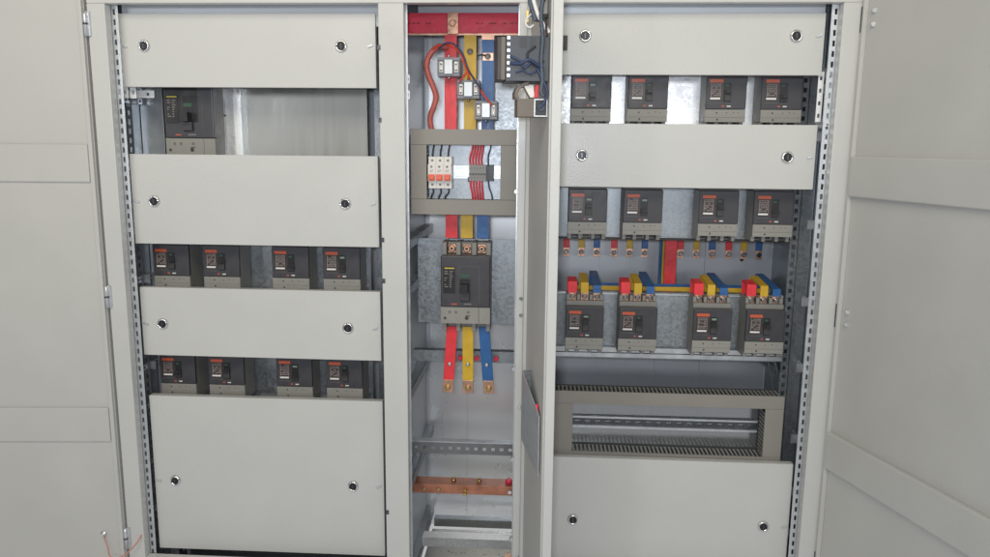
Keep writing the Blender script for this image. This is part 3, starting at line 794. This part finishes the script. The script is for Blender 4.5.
t = thing('selector_switch', 'taupe selector switch body hanging under the panel meter', 'selector switch', on_door(.300, 0, .0950), rz=ang + math.pi / 2)
b = mb('taupe').box(-.064, -.001, -.035, .030, -.036, .001)
b.m('black').box(-.026, -.003, -.0362, -.0352, -.033, -.002)
b.m('silver')
for (a0, a1, c0, c1) in ((-.029, -.0262, -.036, .001), (-.0028, -.0005, -.036, .001), (-.0262, -.0028, -.036, -.0332), (-.0262, -.0028, -.0018, .001)): b.box(a0, a1, -.0375, -.0352, c0, c1)
b.m('meter').disc((-.0145, -.0363, -.0175), .0085, .006, n=14)
b.build('case', t, .002)
# rounded cradle above the case
pts = []
for k in range(13):
    a = math.pi * (.5 + k / 12 * .62); pts.append((-.040 + .030 * math.cos(a), -.033, .010 + .026 * math.sin(a)))
inn = [(-.040 + .022 * math.cos(math.pi * (.5 + k / 12 * .62)), -.033, .010 + .018 * math.sin(math.pi * (.5 + k / 12 * .62))) for k in range(12, -1, -1)]
mb('taupe').prism(pts + inn, (0, .055, 0)).build('cradle', t, .001)
b = mb('white').prism([(-.052, -.030, .030), (-.030, -.030, .030), (-.027, -.030, .004), (-.036, -.030, .003)], (0, .03, 0)); b.build('white_insert', t, .0008)
b = mb('redwire').prism([(-.0265, -.034, .030), (-.0185, -.034, .030), (-.0200, -.034, .003), (-.0290, -.034, .003)], (0, .012, 0)); b.build('red_tab', t, .0008)

# cable loom, white wire and terminal at the top of the door
L0 = [on_door(.3565, d, z) for d, z in ((.018, .375), (.012, .34), (.016, .30), (.020, .26), (.016, .215), (.018, .17), (.015, .135), (.017, .11), (.012, .100))]
wire(L0, .0042, 'greywrap', 'grey spiral wrapped cable loom hanging past the panel meter', cat='cable', name='cable_loom', sub=9, ripple=.14)
wire([on_door(.357, d, z) for d, z in ((.026, .155), (.010, .125), (.004, .105), (.012, .085), (.020, .075))], .0028, 'bluewire', 'dark blue lead curling out of the loom beside the selector switch')
W0 = [on_door(.345, d, z) for d, z in ((.022, .315), (.036, .302), (.033, .286), (.024, .262), (.012, .244), (.001, .228))]
wire(W0, .0048, 'whitewire', 'thick white wire arching down across the upper middle door', cat='wire')
wire([on_door(.33, d, z) for d, z in ((.034, .270), (.046, .258), (.048, .247), (.040, .240), (.031, .246))], .0022, 'whitewire', 'thin pale wire loop below the white wire on the middle door')
wire([on_door(.348, d, z) for d, z in ((.018, .345), (.030, .325), (.041, .308), (.043, .290), (.036, .268), (.030, .25))], .0040, 'greywrap', 'grey cable curling round the white wire at the top', cat='cable', name='cable')
wire([on_door(.352, d, z) for d, z in ((.030, .20), (.046, .186), (.040, .168), (.022, .160), (.012, .172))], .0022, 'blackwire', 'thin black lead looping across the face of the panel meter')
wire([on_door(.354, d, z) for d, z in ((.016, .165), (.030, .150), (.044, .146), (.056, .152), (.070, .147))], .0020, 'bluewire', 'thin dark blue lead crossing low over the panel meter')
wire([on_door(.350, d, z) for d, z in ((.008, .34), (.020, .318), (.012, .296), (.022, .272), (.010, .25), (.006, .22))], .0024, 'blackwire', 'thin black lead tangled with the loom above the panel meter')
t = thing('door_terminal', 'grey terminal clip with dark feet at the top of the middle door', 'terminal block', on_door(.300, 0, .281), rz=ang + math.pi / 2)
mb('ductin').box(-.036, -.001, -.020, .020, -.012, .022).build('case', t, .002)
mb('black').box(-.024, -.012, -.018, .018, -.022, -.0123).box(-.010, -.001, -.018, .018, -.018, -.0123).build('foot', t, .001)
o = mb('brass').box(-.043, -.036, -.052, -.035, .293, .322).build('door_latch', None, .001); tag(o, 'small brass latch on the post beside the top of the middle door', 'latch')
# folded steel pocket lower on the door
P = lambda s, d, z: on_door(s, d, z)
b = mb('galv')
outl = [P(.10, .020, -.545), P(.10, .030, -.545), P(.20, .034, -.60), P(.33, .012, -.86), P(.33, .002, -.90), P(.24, .002, -.79), P(.10, .028, -.735)]
b = mb('galv').prism([P(.13, .0235, -.556), P(.13, .0005, -.556), P(.13, .0005, -.735), P(.13, .0235, -.735)], DM.to_3x3() @ Vector((.003, 0, 0)))
b.prism([P(.1335, .0235, -.556), P(.1335, .0215, -.556), P(.32, .0215, -.735), P(.32, .0235, -.735), ], (0, 0, -.0025)) if False else None
b.m('zinc').prism([P(.1335, .0235, -.556), P(.1335, .0235, -.735), P(.33, .0050, -.750), P(.33, .0050, -.605)], DM.to_3x3() @ Vector((0, .002, 0)))
o = b.build('steel_bracket'); tag(o, 'folded galvanised bracket on the lower part of the middle door', 'bracket')
o = mb('redbar').tube([P(.285, .004, -.592), P(.29, .005, -.602), P(.295, .004, -.615)], .004).build('wire'); tag(o, 'red cable end behind the folded bracket on the middle door', 'wire')
# earthing lead of the left door
wire([(-1.235, -.012, -1.115), (-1.222, -.030, -1.120), (-1.212, -.036, -1.140), (-1.205, -.040, -1.165), (-1.185, -.036, -1.172), (-1.160, -.030, -1.160), (-1.135, -.010, -1.130), (-1.128, .02, -1.10)], .0019, 'earthlead', 'thin pinkish earthing lead joining the left door to its frame')
o = mb('zinc').disc((-1.237, -.0075, -1.114), 0, 0, rings=[(.009, 0), (.009, .004), (.005, .004), (.005, .010)], n=10).build('earth_stud'); tag(o, 'earthing stud low on the left door where the pinkish lead ends', 'stud')

# ------------------------------------------------------------------ light: ceiling lamp, camera flash, and lamps added behind the camera for glints
w = bpy.data.worlds.new('World'); SC.world = w; w.use_nodes = True
nt = w.node_tree; bg = nt.nodes['Background']
tc = nt.nodes.new('ShaderNodeTexCoord'); sp = nt.nodes.new('ShaderNodeSeparateXYZ'); rp = nt.nodes.new('ShaderNodeValToRGB')
nt.links.new(tc.outputs['Generated'], sp.inputs[0])
mr = nt.nodes.new('ShaderNodeMapRange'); mr.inputs[1].default_value = -1; mr.inputs[2].default_value = 1
nt.links.new(sp.outputs[2], mr.inputs[0]); nt.links.new(mr.outputs[0], rp.inputs[0])
e = rp.color_ramp.elements
e[0].position = .355; e[0].color = (.50, .50, .50, 1); e[1].position = .75; e[1].color = (.16, .16, .16, 1)
q = e.new(.40); q.color = (.17, .17, .175, 1); q = e.new(.52); q.color = (.14, .14, .145, 1)
nt.links.new(rp.outputs[0], bg.inputs[0]); bg.inputs[1].default_value = 1.0

def area(name, loc, target, sx, sy, power, col=(1, 1, 1)):
    l = bpy.data.lights.new(name, 'AREA'); l.shape = 'RECTANGLE'; l.size = sx; l.size_y = sy; l.energy = power; l.color = col
    o = bpy.data.objects.new(name, l); COL.objects.link(o); o.location = loc
    d = Vector(target) - Vector(loc); o.rotation_euler = d.to_track_quat('-Z', 'Y').to_euler()
    return o
area('ceiling_lamp', (-.45, -2.5, 1.62), (-.75, 0, 1.40), 2.6, 1.1, 60, (1., .92, .74))
area('camera_flash', (-.045, -2.05, .045), (-.2, 0, -.05), .07, .05, 10.6, (.94, .98, 1.06))
area('added_glint_lamp', (.80, -6.0, .46), (.5, 0, .3), 2.0, .46, 42, (.96, .98, 1.))  # this and the next three are unseen lamps added for reflections on the steel
area('added_glint_lamp', (3.1, -6.0, .40), (.9, 0, .2), .9, .5, 12, (.96, .98, 1.))
area('added_glint_lamp', (-4.6, -6.0, .62), (-1., 0, .3), .9, .4, 12, (.96, .98, 1.))
area('added_glint_lamp', (-3.35, -6.0, .50), (-1., 0, .3),   .5, .7, 24, (.96, .98, 1.))

SC.view_settings.view_transform = 'Standard'; SC.view_settings.look = 'None'
SC.view_settings.exposure = -.13; SC.view_settings.gamma = 1
